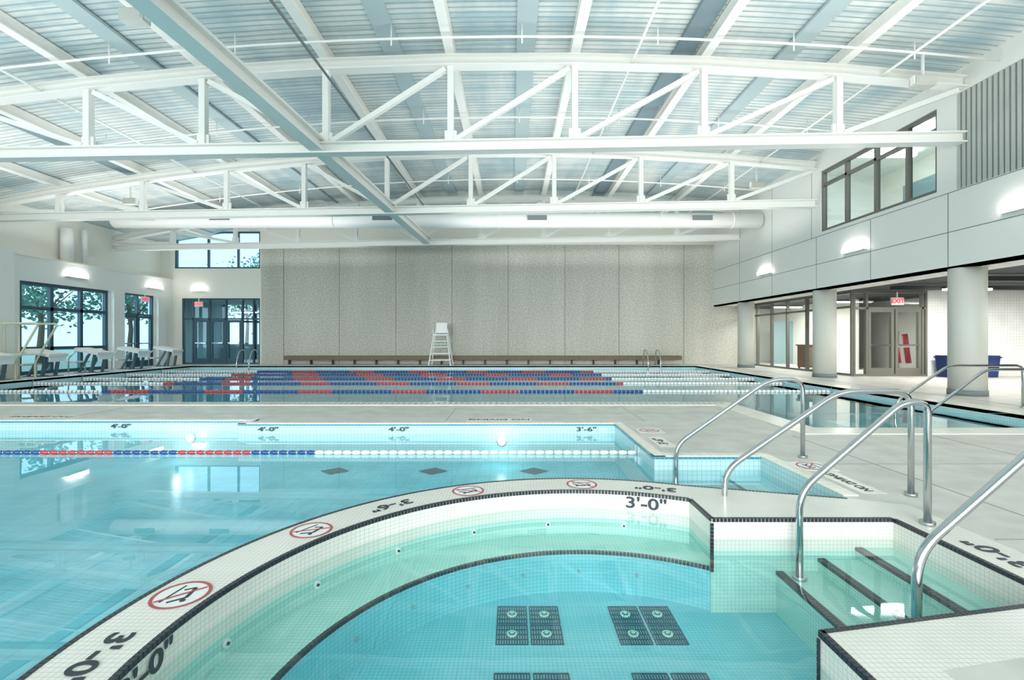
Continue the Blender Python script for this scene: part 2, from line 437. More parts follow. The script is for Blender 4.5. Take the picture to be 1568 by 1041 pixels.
for a in (60, 78, 96, 114, 132, 150, 168):
    c = Vector((CX+RI*cos(radians(a)), CY+RI*sin(radians(a)), -0.27)); d = Vector((-cos(radians(a)), -sin(radians(a)), 0))
    b.cyl(c, c+d*0.012, 0.022, M['wplast'], n=14); b.cyl(c+d*0.012, c+d*0.018, 0.009, M['grate'], n=10)
for a in (75, 90, 105, 120, 135, 150):
    c = Vector((CX+RB*cos(radians(a)), CY+RB*sin(radians(a)), -0.5)); d = Vector((-cos(radians(a)), -sin(radians(a)), 0))
    b.cyl(c, c+d*0.012, 0.012, M['lobby'], n=14)
b.done('spa_basin')
def border(b, path, closed, side, w=0.026, top=0.003, bot=-0.022, L=0.0262, inset=0.004):
    n = len(path); segs = []
    for i in range(n if closed else n-1):
        segs.append((Vector(path[i]), Vector(path[(i+1) % n])))
    tot = sum((c-a).length for a, c in segs); cnt = int(tot/L); L = tot/cnt
    for t in range(cnt):
        s0 = t*L+0.0022; s1 = (t+1)*L-0.0022
        pp = []
        for sv in (s0, s1):
            rem = sv
            for a, c in segs:
                l = (c-a).length
                if rem <= l: break
                rem -= l
            pp.append(a+(c-a).normalized()*min(rem, l))
        a, c = pp; d = (c-a)
        if d.length < 0.005: continue
        d.normalize(); nn = Vector((d.y, -d.x))*side
        i = nn*(w/2-inset)
        b.beam((a.x+i.x, a.y+i.y, (top+bot)/2), (c.x+i.x, c.y+i.y, (top+bot)/2), w, top-bot, M['black'])
b = B()
border(b, spa_in, True, 1)
border(b, [(2.62, 3.78)]+arc_mid, False, -1)
b.done('trim_spa_edge_tiles')
b = B()
border(b, inner, False, 1, w=0.026, top=-0.347, bot=-0.37)
for x, z in ((1.83, -0.365), (2.12, -0.276), (2.38, -0.2)):
    y = 2.2
    while y < 3.33:
        b.box(x-0.003, x+0.022, y, y+0.022, z-0.02, z+0.004, M['black'])
        b.box(x+0.0255, x+0.046, y, y+0.022, z-0.001, z+0.004, M['black']); y += 0.0262
for k in range(13):
    z = -0.03-0.0262*k
    b.box(1.374, 1.396, 3.342, 3.354, z-0.022, z, M['black'])
    b.box(1.302, 1.318, 2.052, 2.066, z-0.022, z, M['black'])
b.done('trim_spa_underwater_tiles')
b = B(); b.poly(spa_in, [], WL, M['w_spa']); b.done('spa_water')

def grate(x, y, z):
    b = B(); s = 0.22
    b.box(-s, s, -s, s, 0, 0.004, M['spa_floor'])
    for qx in (-1, 1):
        for qy in (-1, 1):
            cx, cy = qx*0.11, qy*0.11
            for i in range(13):
                t = -0.098+0.196*i/12
                b.box(cx+t-0.0042, cx+t+0.0042, cy-0.1, cy+0.1, 0.004, 0.009, M['grate'])
            for t in (-0.1, -0.05, 0, 0.05, 0.1):
                b.box(cx-0.1, cx+0.1, cy+t-0.004, cy+t+0.004, 0.004, 0.0085, M['grate'])
            b.cyl((cx, cy, 0.004), (cx, cy, 0.016), 0.034, M['spa_bench'], n=24)
            b.cyl((cx, cy, 0.016), (cx, cy, 0.019), 0.02, M['grate'], n=16)
            b.cyl((cx, cy, 0.019), (cx, cy, 0.022), 0.014, M['spa_bench'], n=16)
    return b.done('spa_floor_drain', loc=(x, y, z))
for x, y in ((0.11, 3.2), (0.885, 3.2), (0.11, 2.52), (0.885, 2.52)): grate(x, y, -0.65)

def nodive(x, y, z, ang, r=0.13):
    b = B(); n = 40
    b.poly([(r*cos(2*pi*i/n), r*sin(2*pi*i/n)) for i in range(n)], [], 0.001, M['wplast'])
    R0 = [(r*cos(2*pi*i/n), r*sin(2*pi*i/n)) for i in range(n)]; R1 = [(p[0]*0.88, p[1]*0.88) for p in R0]
    b.poly(R0, [R1], 0.0025, M['signred'])
    b.beam((-0.07, 0.02, 0.0018), (0.02, 0.045, 0.0018), 0.018, 0.001, M['ink'])
    b.beam((0.02, 0.045, 0.0018), (0.075, -0.01, 0.0018), 0.014, 0.001, M['ink'])
    b.beam((-0.07, 0.02, 0.0018), (-0.04, -0.02, 0.0018), 0.012, 0.001, M['ink'])
    b.beam((-0.08, -0.045, 0.0018), (0.08, -0.045, 0.0018), 0.01, 0.001, M['ink'])
    b.poly([(0.045+0.014*cos(2*pi*i/12), 0.05+0.014*sin(2*pi*i/12)) for i in range(12)], [], 0.002, M['ink'])
    b.beam((-0.085, 0.07, 0.003), (0.085, -0.07, 0.003), 0.012, 0.001, M['signred'])
    return b.done('no_diving_marker', loc=(x, y, z), rot=(0, 0, ang))
RM = 2.14
for a in (170.5, 147.6, 113.7, 87.4):
    nodive(CX+RM*cos(radians(a)), CY+RM*sin(radians(a)), 0.001, radians(a+90))
for a, t in ((131, "3'-6\""), (183, "3'-0\""), (71, "3'-0\"")):
    text(t, (CX+RM*cos(radians(a)), CY+RM*sin(radians(a)), 0.003), (0, 0, radians(a+90)), 0.14, M['ink'], wide=1.3)
for a in (73, 182):
    text("3'-0\"", (CX+(RI-0.008)*cos(radians(a)), CY+(RI-0.008)*sin(radians(a)), -0.082), (radians(90), 0, radians(a-90)), 0.125, M['ink'], wide=1.4)
text("3'-0\"", (2.82, 2.8, 0.003), (0, 0, radians(90)), 0.16, M['ink'], wide=1.2)
for x, y, t in ((-8.0, 7.278, "4'-0\""), (-5.9, 7.278, "4'-0\""), (-3.55, 7.028, "4'-0\""), (-1.65, 7.028, "4'-0\""), (1.08, 7.028, "3'-6\"")):
    text(t, (x, y, -0.075), (radians(90), 0, 0), 0.085, M['ink'], wide=1.9)
def tileplate(x, y, w, h):
    b = B(); b.box(-w/2, w/2, -h/2, h/2, 0, 0.003, M['coping']); return b.done('deck_marker_tile', loc=(x, y, 0.0005))
nodive(1.86, 6.55, 0.004, pi); tileplate(1.86, 6.55, 0.34, 0.34)
tileplate(1.8, 5.85, 0.2, 0.55); text("3'-6\"", (1.8, 5.85, 0.005), (0, 0, radians(90)), 0.15, M['ink'], wide=1.2)
tileplate(2.92, 4.72, 0.34, 0.34); nodive(2.92, 4.72, 0.004, pi/2)
tileplate(2.92, 4.2, 0.2, 0.62); text("NO DIVING", (2.92, 4.2, 0.005), (0, 0, radians(90)), 0.1, M['ink'])
tileplate(-0.2, 7.42, 1.0, 0.2); text("NO DIVING", (-0.2, 7.42, 0.005), (0, 0, pi), 0.14, M['ink'], wide=1.3)
tileplate(-7.5, 7.7, 1.0, 0.2); text("NO DIVING", (-7.5, 7.7, 0.005), (0, 0, pi), 0.14, M['ink'], wide=1.3)

# ------------------------------------------------------------ handrails
def rail(y, pts, r=0.0225, base=None):
    b = B()
    P = fillet([(p[0], y, p[1]) for p in pts], 0.14, 8)
    b.tube(P, r, M['steel'], n=14)
    for (x, z) in base or []:
        b.cyl((x, y, z), (x, y, z+0.025), 0.045, M['steel'], n=20)
    return b.done('stainless_handrail')
rail(3.245, [(1.93, -0.36), (1.93, 0.22), (2.62, 0.82), (2.79, 0.82), (2.79, 0.0)], base=[(2.79, 0.0), (1.93, -0.365)])
rail(2.365, [(1.98, -0.36), (1.98, 0.2), (2.68, 0.82), (2.86, 0.82), (2.86, 0.0)], base=[(2.86, 0.0), (1.98, -0.365)])
rail(3.84, [(1.69, -0.42), (1.69, 0.2), (2.6, 0.83), (3.17, 0.83), (3.17, 0.0)], base=[(3.17, 0.0)])
rail(5.07, [(1.72, -0.42), (1.72, 0.13), (2.7, 0.82), (3.05, 0.82), (3.05, 0.0)], base=[(3.05, 0.0)])
rail(7.6, [(6.5, -0.68), (6.5, 0.05), (7.45, 0.76), (8.75, 0.76), (8.75, 0.0)], base=[(8.75, 0.0)])
rail(8.7, [(6.9, -0.54), (6.9, 0.1), (7.85, 0.76), (9.2, 0.76), (9.2, 0.0)], base=[(9.2, 0.0)])

def grab(x, y):
    b = B()
    for dx in (-0.28, 0.28):
        P = fillet([(dx, -0.5, -0.5), (dx, -0.4, 0.35), (dx, -0.15, 0.72), (dx, 0.25, 0.72), (dx, 0.4, 0.0)], 0.2, 6)
        b.tube(P, 0.024, M['steel'], n=10)
    for z in (-0.15, -0.4): b.box(-0.28, 0.28, -0.53, -0.42, z, z+0.03, M['wplast'])
    return b.done('pool_ladder', loc=(x, y, 0))
grab(-12.1, 22.15); grab(6.4, 22.15)

# ------------------------------------------------------------ lane ropes
def rope(name, y, x0, x1, cfun, r=0.055):
    b = B(); st = 0.11
    b.cyl((x0, y, WL+0.02), (x1, y, WL+0.02), 0.012, M['wplast'], n=6)
    x = x0+0.04
    while x < x1-0.06:
        m = cfun(x)
        b.cyl((x, y, WL+0.02), (x+0.04, y, WL+0.02), r*0.75, m, r1=r, n=8, caps=False)
        b.cyl((x+0.04, y, WL+0.02), (x+0.09, y, WL+0.02), r, m, r1=r*0.75, n=8, caps=False)
        x += st
    for e in (x0, x1): b.beam((e, y, WL+0.02), (e, y, -0.02), 0.03, 0.03, M['steel'])
    return b.done(name)
for k, y in enumerate((12.5, 14.7, 16.4, 18.25, 20.1)):
    def cf(x, k=k):
        if x < -10.6 or x > 3.3: return M['wplast']
        t = (x+20+k*0.9) % 2.4
        return M['red'] if t < 0.95 else M['blue']
    rope('lane_rope', y, -14.58, 8.28, cf, r=0.04)
rope('lane_rope', 5.8, -15.15, 1.48, lambda x: M['wplast'] if x > -2.38 else (M['blue'], M['red'])[int((-2.38-x)/0.82) % 2], r=0.028)

# ------------------------------------------------------------ walls with openings
def wall(name, axis, c0, c1, a0, a1, z0, z1, ops, m):
    b = B()
    A = sorted({a0, a1, *[o[0] for o in ops], *[o[1] for o in ops]})
    Z = sorted({z0, z1, *[o[2] for o in ops], *[o[3] for o in ops]})
    for i in range(len(A)-1):
        for j in range(len(Z)-1):
            am = (A[i]+A[i+1])/2; zm = (Z[j]+Z[j+1])/2
            if any(o[0] < am < o[1] and o[2] < zm < o[3] for o in ops): continue
            if axis == 'x': b.box(c0, c1, A[i], A[i+1], Z[j], Z[j+1], m)
            else: b.box(A[i], A[i+1], c0, c1, Z[j], Z[j+1], m)
    return b.done(name)
wcount = [0]
def window(axis, c, a0, a1, z0, z1, vs, hs, fm, gm, name=None, w=0.07, d=0.12, doors=()):
    if not name:
        wcount[0] += 1
        name = 'window_%d' % wcount[0]
    b = B()
    def bx(p0, p1, q0, q1, m, dd=d):
        if axis == 'x': b.box(c-dd/2, c+dd/2, p0, p1, q0, q1, m)
        else: b.box(p0, p1, c-dd/2, c+dd/2, q0, q1, m)
    bx(a0, a1, z0, z0+w, fm); bx(a0, a1, z1-w, z1, fm); bx(a0, a0+w, z0+w, z1-w, fm); bx(a1-w, a1, z0+w, z1-w, fm)
    for v in vs: bx(v-w/2, v+w/2, z0+w, z1-w, fm)
    for h in hs: bx(a0+w, a1-w, h-w/2, h+w/2, fm)
    if axis == 'x': b.face([(c, a0+w, z0+w), (c, a1-w, z0+w), (c, a1-w, z1-w), (c, a0+w, z1-w)], gm)
    else: b.face([(a0+w, c, z0+w), (a1-w, c, z0+w), (a1-w, c, z1-w), (a0+w, c, z1-w)], gm)
    for (p0, p1, hz) in doors:
        e = 0.09
        bx(p0, p0+e, z0+0.02, hz, fm, 0.1); bx(p1-e, p1, z0+0.02, hz, fm, 0.1)
        bx(p0+e, p1-e, z0+0.02, z0+0.27, fm, 0.1); bx(p0+e, p1-e, hz-0.1, hz, fm, 0.1)
        bx(p0+e, p1-e, 1.0, 1.05, M['steel'], 0.2)
    return b.done(name)

YB = 23.5; XL = -16.5; XR = 9.8
wall('wall_back', 'y', YB, YB+0.3, -12.2, 11.3, 0, 7.5, [], M['conc'])
b = B()
for x in (-11.1, -8.4, -5.65, -2.92, -0.19, 2.57, 5.2, 8.35):
    b.box(x-0.015, x+0.015, YB-0.006, YB+0.01, 0, 5.8, M['joint'])
b.box(-12.2, 9.8, YB-0.03, YB+0.01, 5.8, 7.4, M['cream'])
b.done('trim_concrete_joints')
wall('wall_back_left', 'y', YB, YB+0.3, -17.2, -12.2, 0, 7.5, [(-16.05, -12.25, 0, 3.2), (-16.4, -12.25, 4.65, 6.45)], M['cream'])
window('y', YB+0.1, -16.05, -12.25, 0, 3.2, [-15.55, -14.75, -13.95, -13.15, -12.6], [2.2], M['frame'], M['glass'], name='door_1', doors=[(-15.5, -14.8, 2.15), (-14.7, -14.0, 2.15), (-13.9, -13.2, 2.15)])
window('y', YB+0.1, -16.4, -12.25, 4.65, 6.45, [-14.8, -13.35], [], M['frame'], M['glass'])
wall('wall_left', 'x', XL-0.3, XL, -6, YB, 0, 4.05, [(16.2, 19.8, 0, 3.2), (20.5, 22.3, 0, 3.2)], M['white'])
window('x', XL-0.12, 16.2, 19.8, 0, 3.2, [17.4, 18.6], [0.9, 2.3], M['frame'], M['glass'], w=0.12)
window('x', XL-0.12, 20.5, 22.3, 0, 3.2, [21.4], [2.3], M['frame'], M['glass'], name='door_2', doors=[(20.55, 21.38, 2.25), (21.42, 22.25, 2.25)])
b = B(); b.box(XL-0.9, XL+0.02, -6, YB, 4.05, 4.12, M['cream']); b.done('trim_left_ledge')
wall('wall_left_upper', 'x', XL-0.9, XL-0.6, -6, YB, 4.05, 7.5, [], M['cream'])
b = B(); b.box(XL, XL+0.45, -6, 15.6, 0, 4.2, M['white']); b.box(XL+0.449, XL+0.455, 12.5, 12.52, 0, 4.2, M['steelgap']); b.done('wall_left_pier')
b = B()
for y0, y1 in ((19.9, 20.45), (22.4, 22.95)): b.box(XL-0.02, XL+0.12, y0, y1, 0, 3.2, M['white'])
b.done('trim_left_pilasters')
wall('wall_right', 'x', XR, XR+0.25, -6, YB, 2.80, 7.5, [(11.15, 15.35, 4.62, 6.55), (5.5, 10.6, 4.53, 6.62)], M['white'])
b = B()
b.box(XR-0.004, XR+0.01, -6, YB, 3.62, 3.635, M['steelgap'])
b.box(XR-0.004, XR+0.01, -6, YB, 4.5, 4.515, M['steelgap'])
for y in (5.5, 8.2, 10.85, 13.2, 15.55, 18.2, 20.8):
    b.box(XR-0.004, XR+0.01, y, y+0.015, 2.84, 4.5, M['steelgap'])
for y in (15.8, 18.2, 20.8):
    b.box(XR-0.004, XR+0.01, y, y+0.015, 4.5, 7.0, M['steelgap'])
b.done('trim_right_panel_joints')
window('x', XR+0.1, 11.15, 15.35, 4.62, 6.55, [12.05, 13.1, 14.25], [6.1], M['frameg'], M['glassb'], w=0.08)
b = B()
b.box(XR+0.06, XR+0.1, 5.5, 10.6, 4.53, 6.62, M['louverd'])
y = 5.5
while y < 10.58:
    b.box(XR-0.01, XR+0.07, y, y+0.07, 4.53, 6.62, M['louver']); y += 0.115
b.done('wall_louver_panel')
b = B()
b.box(XR+4, XR+4.1, 9, YB, 4.4, 7.4, M['cream']); b.box(XR+0.26, XR+4, 9, YB, 4.3, 4.4, M['white']); b.box(XR+0.26, XR+4.1, 9, YB, 7.3, 7.4, M['white'])
b.box(XR+0.26, XR+4, 8.9, 9, 4.4, 7.4, M['lobby']); b.box(XR+0.26, XR+4, 18, 18.1, 4.4, 7.4, M['white'])
for y in (11.5, 13.5, 15.5): b.box(XR+1.0, XR+3.2, y, y+0.2, 7.12, 7.2, M['lamp'])
b.box(XR+3.95, XR+4, 12, 17, 5.2, 6.6, M['lobby'])
b.done('wall_upper_gallery')

b = B(); b.box(XR+0.26, 20, -6, 30, 2.86, 2.95, M['soffit'])
b.box(XR+0.0, XR+1.0, -6, 23.5, 2.80, 2.855, M['white'])
for y in (9, 12, 14.2):
    b.box(11.2, 19, y, y+0.12, 2.68, 2.80, M['dark'])
b.done('ceiling_soffit')
for y in (10.7, 15.65, 20.9):
    b = B(); x = 10.08 if y < 12 else 10.12
    b.cyl((x, y, 0.0), (x, y, 2.80), 0.33, M['colm'], n=40)
    b.cyl((x, y, 0.0), (x, y, 0.12), 0.345, M['steelgap'], n=40)
    b.done('round_column')
window('x', 11.3, 16.0, YB, 0, 2.82, [17.2, 18.5, 19.8, 21.0, 22.2], [2.3], M['frameg'], M['glassc'])
wall('wall_entry', 'y', 16.0, 16.2, 13.75, 20, 0, 2.84, [(17.0, 18.0, 0, 2.2)], M['tilew_wall'])
window('y', 16.05, 11.3, 13.75, 0, 2.82, [11.75, 13.6], [2.25], M['frameg'], M['glassc'], name='door_3', doors=[(11.8, 12.65, 2.22), (12.7, 13.55, 2.22)])
window('y', 16.1, 17.0, 18.0, 0, 2.2, [], [], M['frameg'], M['wplast'], name='door_4')
b = B()
b.box(16.0, 16.1, 16.2, 30, 0, 2.84, M['white']); b.box(11.3, 20, 26, 26.1, 0, 2.84, M['white']); b.box(19.9, 20, -6, 16, 0, 2.84, M['white'])
b.box(13.9, 14.0, 19.5, 26, 0, 2.84, M['cream'])
b.box(12.9, 13.9, 23.9, 24.0, 0, 2.1, M['lobby'])
b.done('wall_corridor')
def lampfix(x, y, z, lx, ly, power):
    b = B(); b.box(-lx/2, lx/2, -ly/2, ly/2, 0, 0.05, M['lamp']); b.box(-lx/2-0.02, lx/2+0.02, -ly/2-0.02, ly/2+0.02, 0.05, 0.1, M['dark'])
    o = b.done('ceiling_light', loc=(x, y, z))
    l = bpy.data.lights.new('corridor_lamp', 'AREA'); l.shape = 'RECTANGLE'; l.size = lx; l.size_y = ly; l.energy = power; l.color = (1, 0.97, 0.9)
    lo = bpy.data.objects.new('lamp', l); COL.objects.link(lo); lo.location = (0, 0, -0.01); lo.parent = o
for (x, y) in ((13, 10), (13, 13.8), (16, 13.2), (12.4, 18.6), (12.4, 21.8), (-14.4, 26)):
    lampfix(x, y, 2.62, 1.3, 0.15, 115 if x > 0 else 60)
def exitsign(x, y, z, rz=0):
    b = B(); b.box(-0.2, 0.2, -0.03, 0.03, -0.12, 0.12, M['wplast']); b.box(-0.015, 0.015, -0.015, 0.015, 0.12, 0.3, M['wplast'])
    o = b.done('exit_sign', loc=(x, y, z), rot=(0, 0, rz))
    t = text('EXIT', (0, -0.035, 0), (radians(90), 0, 0), 0.2, M['redexit'], name='letters'); t.parent = o
exitsign(12.55, 15.75, 2.46); exitsign(-15.1, 23.3, 2.9); exitsign(-16.25, 21.4, 2.98, radians(90))

def bin_(x, y):
    b = B(); w0, w1, h = 0.17, 0.21, 0.62
    lo = [(-w0, -w0, 0.0), (w0, -w0, 0.0), (w0, w0, 0.0), (-w0, w0, 0.0)]; hi = [(-w1, -w1, h), (w1, -w1, h), (w1, w1, h), (-w1, w1, h)]
    for i in range(4): b.face([lo[i], lo[(i+1) % 4], hi[(i+1) % 4], hi[i]], M['bin'])
    b.face(lo[::-1], M['bin'])
    b.box(-w1-0.03, w1+0.03, -w1-0.03, w1+0.03, h, h+0.04, M['bin']); b.box(-w1, w1, -w1, w1, h+0.04, h+0.08, M['bin'])
    for dx in (-0.14, 0.14): b.cyl((dx-0.03, 0.2, 0.06), (dx+0.03, 0.2, 0.06), 0.06, M['dark'], n=14)
    b.done('waste_bin', loc=(x, y, 0))
bin_(14.05, 15.6); bin_(15.35, 15.6)
b = B()
b.box(-0.45, 0.45, -0.3, 0.3, 0.08, 0.95, M['wood']); b.box(-0.5, 0.5, -0.34, 0.34, 0.95, 1.0, M['wood'])
b.box(-0.4, -0.02, -0.32, -0.3, 0.15, 0.88, M['brown']); b.box(0.02, 0.4, -0.32, -0.3, 0.15, 0.88, M['brown'])
for sx in (-0.4, 0.4):
    for sy in (-0.25, 0.25): b.box(sx-0.03, sx+0.03, sy-0.03, sy+0.03, 0, 0.08, M['wood'])
b.done('wooden_cabinet', loc=(12.2, 19.6, 0))
b = B()
b.box(-0.35, 0.35, -0.2, 0.2, 0, 0.04, M['dark']); b.cyl((0, 0, 0.04), (0, 0, 1.5), 0.025, M['steel'], n=10); b.beam((-0.3, 0, 1.45), (0.3, 0, 1.45), 0.04, 0.04, M['steel'])
for dx in (-0.2, 0.15):
    b.tube([(dx, -0.1, 1.4), (dx+0.03, -0.14, 0.9), (dx+0.12, -0.12, 0.4)], 0.085, M['red'], n=12); b.cyl((dx+0.02, -0.13, 1.0), (dx+0.025, -0.14, 0.93), 0.09, M['wplast'], n=12)
b.done('rescue_tube_rack', loc=(13.5, 16.9, 0))

b = B()
for k in range(3): b.box(-10.9, 8.1, 23.05+0.13*k, 23.05+0.13*k+0.11, 0.36, 0.42, M['brown'])
b.box(-10.9, 8.1, 23.03, 23.05, 0.22, 0.42, M['brown'])
x = -10.8
while x < 8.1:
    b.box(x, x+0.07, 23.08, 23.42, 0.3, 0.36, M['dark']); b.box(x, x+0.07, 23.3, 23.42, 0.0, 0.3, M['dark']); x += 1.05
b.done('wall_bench')

b = B()
for sx in (-1, 1):
    b.tube([(sx*0.5, -0.45, 0), (sx*0.3, -0.18, 1.45)], 0.032, M['wplast'], n=10)
    b.tube([(sx*0.5, 0.5, 0), (sx*0.3, 0.22, 1.45), (sx*0.28, 0.28, 1.7)], 0.032, M['wplast'], n=10)
    b.tube(fillet([(sx*0.33, -0.2, 1.4), (sx*0.33, -0.22, 1.68), (sx*0.33, 0.25, 1.68)], 0.08), 0.02, M['wplast'], n=8)
    b.tube([(sx*0.46, -0.4, 0.3), (sx*0.46, 0.43, 0.3)], 0.02, M['wplast'], n=8)
for i, z in enumerate((0.25, 0.55, 0.85, 1.12)):
    t = z/1.45; hw = 0.5-0.2*t; y = -0.45+0.27*t
    b.box(-hw, hw, y-0.09, y+0.07, z-0.02, z+0.02, M['wplast'])
    b.cyl((-hw, 0.5-0.28*t, z), (hw, 0.5-0.28*t, z), 0.02, M['wplast'], n=8)
b.box(-0.3, 0.3, -0.25, 0.25, 1.38, 1.44, M['wplast'])
b.box(-0.26, 0.26, 0.2, 0.27, 1.5, 1.98, M['wplast'])
b.box(-0.3, 0.3, -0.45, -0.25, 0.98, 1.01, M['wplast'])
b.done('lifeguard_chair', bevel=0.008, loc=(-3.3, 22.45, 0))

def sblock(y):
    b = B()
    b.beam((-0.42, 0, 0.86), (0.42, 0, 0.70), 0.68, 0.09, M['wplast'])
    b.beam((-0.42, 0, 0.915), (0.40, 0, 0.755), 0.58, 0.012, M['cream'])
    for sy in (-0.22, 0.22):
        b.beam((0.1, sy, 0.04), (0.22, sy, 0.72), 0.06, 0.09, M['legs'])
        b.beam((-0.35, sy, 0.04), (0.05, sy, 0.74), 0.05, 0.06, M['legs'])
        b.tube(fillet([(-0.35, sy*1.5, 0.8), (-0.62, sy*1.5, 0.55), (-0.62, sy*1.5, 0.03)], 0.1), 0.02, M['steel'], n=8)
    b.box(-0.78, -0.42, -0.3, 0.3, 0.38, 0.43, M['wplast'])
    b.box(0.0, 0.3, -0.3, 0.3, 0.03, 0.05, M['legs']); b.box(-0.45, -0.2, -0.3, 0.3, 0.03, 0.05, M['legs'])
    b.box(-0.5, 0.32, -0.32, 0.32, 0.0, 0.03, M['wplast'])
    b.box(0.36, 0.4, -0.28, 0.28, 0.5, 0.66, M['wplast'])
    b.tube([(0.38, -0.25, 0.55), (0.38, 0.25, 0.55)], 0.018, M['steel'], n=8)
    b.done('starting_block', loc=(-15.0, y, 0.0))
for y in (13.9, 15.55, 17.35, 19.2, 21.1): sblock(y)
b = B()  # diving board stand with handrails
for sy in (-0.3, 0.3):
    b.tube(fillet([(-0.9, sy, 0.0), (-0.9, sy, 1.7), (0.75, sy, 1.7), (0.05, sy, 0.5), (0.05, sy, 0.0)], 0.12), 0.03, M['yellow'], n=10)
    b.tube([(-0.9, sy, 0.75), (0.2, sy, 0.75)], 0.025, M['yellow'], n=8)
    b.tube([(-0.45, sy, 0), (-0.45, sy, 1.7)], 0.022, M['yellow'], n=8)
b.box(-0.9, 0.2, -0.3, 0.3, 0.73, 0.78, M['wplast'])
for z in (0.2, 0.45): b.box(-1.0, -0.8, -0.3, 0.3, z, z+0.03, M['yellow'])
b.done('diving_stand', loc=(-14.9, 14.75, 0))

# ------------------------------------------------------------ roof
def zt(x): return 7.27-0.0056*(x-0.5)**2
def zb(x): return 5.43+0.017*x
b = B()
xs = [-17.5+27.8*i/40 for i in range(41)]
for i in range(40):
    x0, x1 = xs[i], xs[i+1]
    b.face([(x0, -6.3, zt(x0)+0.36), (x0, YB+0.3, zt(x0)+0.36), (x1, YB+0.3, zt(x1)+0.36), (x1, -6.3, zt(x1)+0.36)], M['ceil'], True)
    b.face([(x0, -6.3, zt(x0)+0.5), (x1, -6.3, zt(x1)+0.5), (x1, YB+0.3, zt(x1)+0.5), (x0, YB+0.3, zt(x0)+0.5)], M['white'], True)
b.done('ceiling')
PX = [-14.6, -11.9, -9.2, -6.7, -4.03, -1.33, 1.36, 4.16, 7.08]
b = B()
for x in PX:
    b.ibeam((x, -6, zt(x)+0.23), (x, YB, zt(x)+0.23), 0.2, 0.24, M['steelw'])
b.done('roof_purlins')
b = B()
for x in (3.75, -12.4):
    b.box(x-0.22, x+0.22, -6, YB, zt(x)+0.26, zt(x)+0.34, M['strip'])
for x in (-2.6, -7.9, 0.3, 6.0): b.box(x-0.2, x+0.2, -6, YB, zt(x)+0.29, zt(x)+0.35, M['strip2'])
b.done('roof_grey_strips')
def truss(y):
    b = B()
    xs = [-17.1]+PX+[9.78]
    for i in range(len(xs)-1):
        x0, x1 = xs[i], xs[i+1]
        b.ibeam((x0, y, zt(x0)), (x1, y, zt(x1)), 0.26, 0.24, M['steelw'], 0.03)
        b.ibeam((x0, y, zb(x0)), (x1, y, zb(x1)), 0.26, 0.24, M['steelw'], 0.03)
    for x in PX:
        b.beam((x, y, zb(x)+0.1), (x, y, zt(x)-0.1), 0.13, 0.15, M['steelw'])
        b.box(x-0.13, x+0.13, y-0.03, y+0.03, zb(x)+0.1, zb(x)+0.35, M['steelw'])
    for i in range(len(xs)-1):
        x0, x1 = xs[i], xs[i+1]
        if x0 >= -4.1:
            b.beam((x0+0.12, y, zb(x0)+0.16), (x1-0.12, y, zt(x1)-0.16), 0.11, 0.1, M['steelw'])
        else:
            b.beam((x0+0.12, y, zt(x0)-0.16), (x1-0.12, y, zb(x1)+0.16), 0.11, 0.1, M['steelw'])
    b.done('roof_truss')
for y in (-0.2, 5.2, 10.5, 15.6, 20.8): truss(y)
b = B()
pA, pB = Vector((-4.66, 2.0, 5.3)), Vector((-3.6, 21.0, 5.3))
b.beam(pA, pB, 0.30, 0.06, M['steelw']); b.beam(pA+Vector((0, 0, .24)), pB+Vector((0, 0, .24)), 0.30, 0.05, M['steelw']); b.beam(pA+Vector((0, 0, .12)), pB+Vector((0, 0, .12)), 0.1, 0.2, M['steelw'])
b.done('longitudinal_girder')
b = B()
b.cyl((-3.9, 2, 6.55), (-3.3, 21, 6.3), 0.025, M['louverd'], n=8)
b.done('cable_conduit')
b = B()
for y in (9.6, 13.1, 18.2): b.tube([(x, y, zt(x)-0.02) for x in [-16.5+26.2*i/16 for i in range(17)]], 0.025, M['steelw'], n=8)
for x in (-10.2, 2.6, 8.0): b.cyl((x, 0, zt(x)-0.02), (x, 23.3, zt(x)-0.02), 0.03, M['steelw'], n=8)
for y in (9.6, 13.1, 18.2):
    for x in (-14, -11, -8, -5.5, -2.4, 0.2, 2.9, 5.6, 8.0): b.cyl((x, y, zt(x)-0.16), (x, y, zt(x)+0.25), 0.015, M['steelw'], n=6)
b.done('sprinkler_pipes')
b = B()
b.cyl((-15.6, 19, 5.88), (9.75, 19, 5.88), 0.29, M['duct'], n=32)
for x in [-13.4, -10.2, -7, -3.8, -0.6, 2.6, 5.8, 8.6]: b.cyl((x, 19, 5.88), (x+0.04, 19, 5.88), 0.31, M['duct'], n=32)
for x in (-14.6, -11.7, -5.4, 0.6, 7.0): b.box(x, x+0.75, 18.66, 18.8, 5.83, 6.01, M['steelgap'])
for x in (-12, -6, 0, 6): b.cyl((x, 19, 6.13), (x, 19, 6.55), 0.012, M['steel'], n=6)
b.done('air_duct')
b = B()
b.cyl((XL-0.35, 18.3, 4.12), (XL-0.35, 18.3, 5.4), 0.2, M['duct'], n=20)
b.cyl((XL-0.3, 19.0, 4.12), (XL-0.3, 19.0, 5.5), 0.1, M['duct'], n=16)
b.done('vertical_pipes')
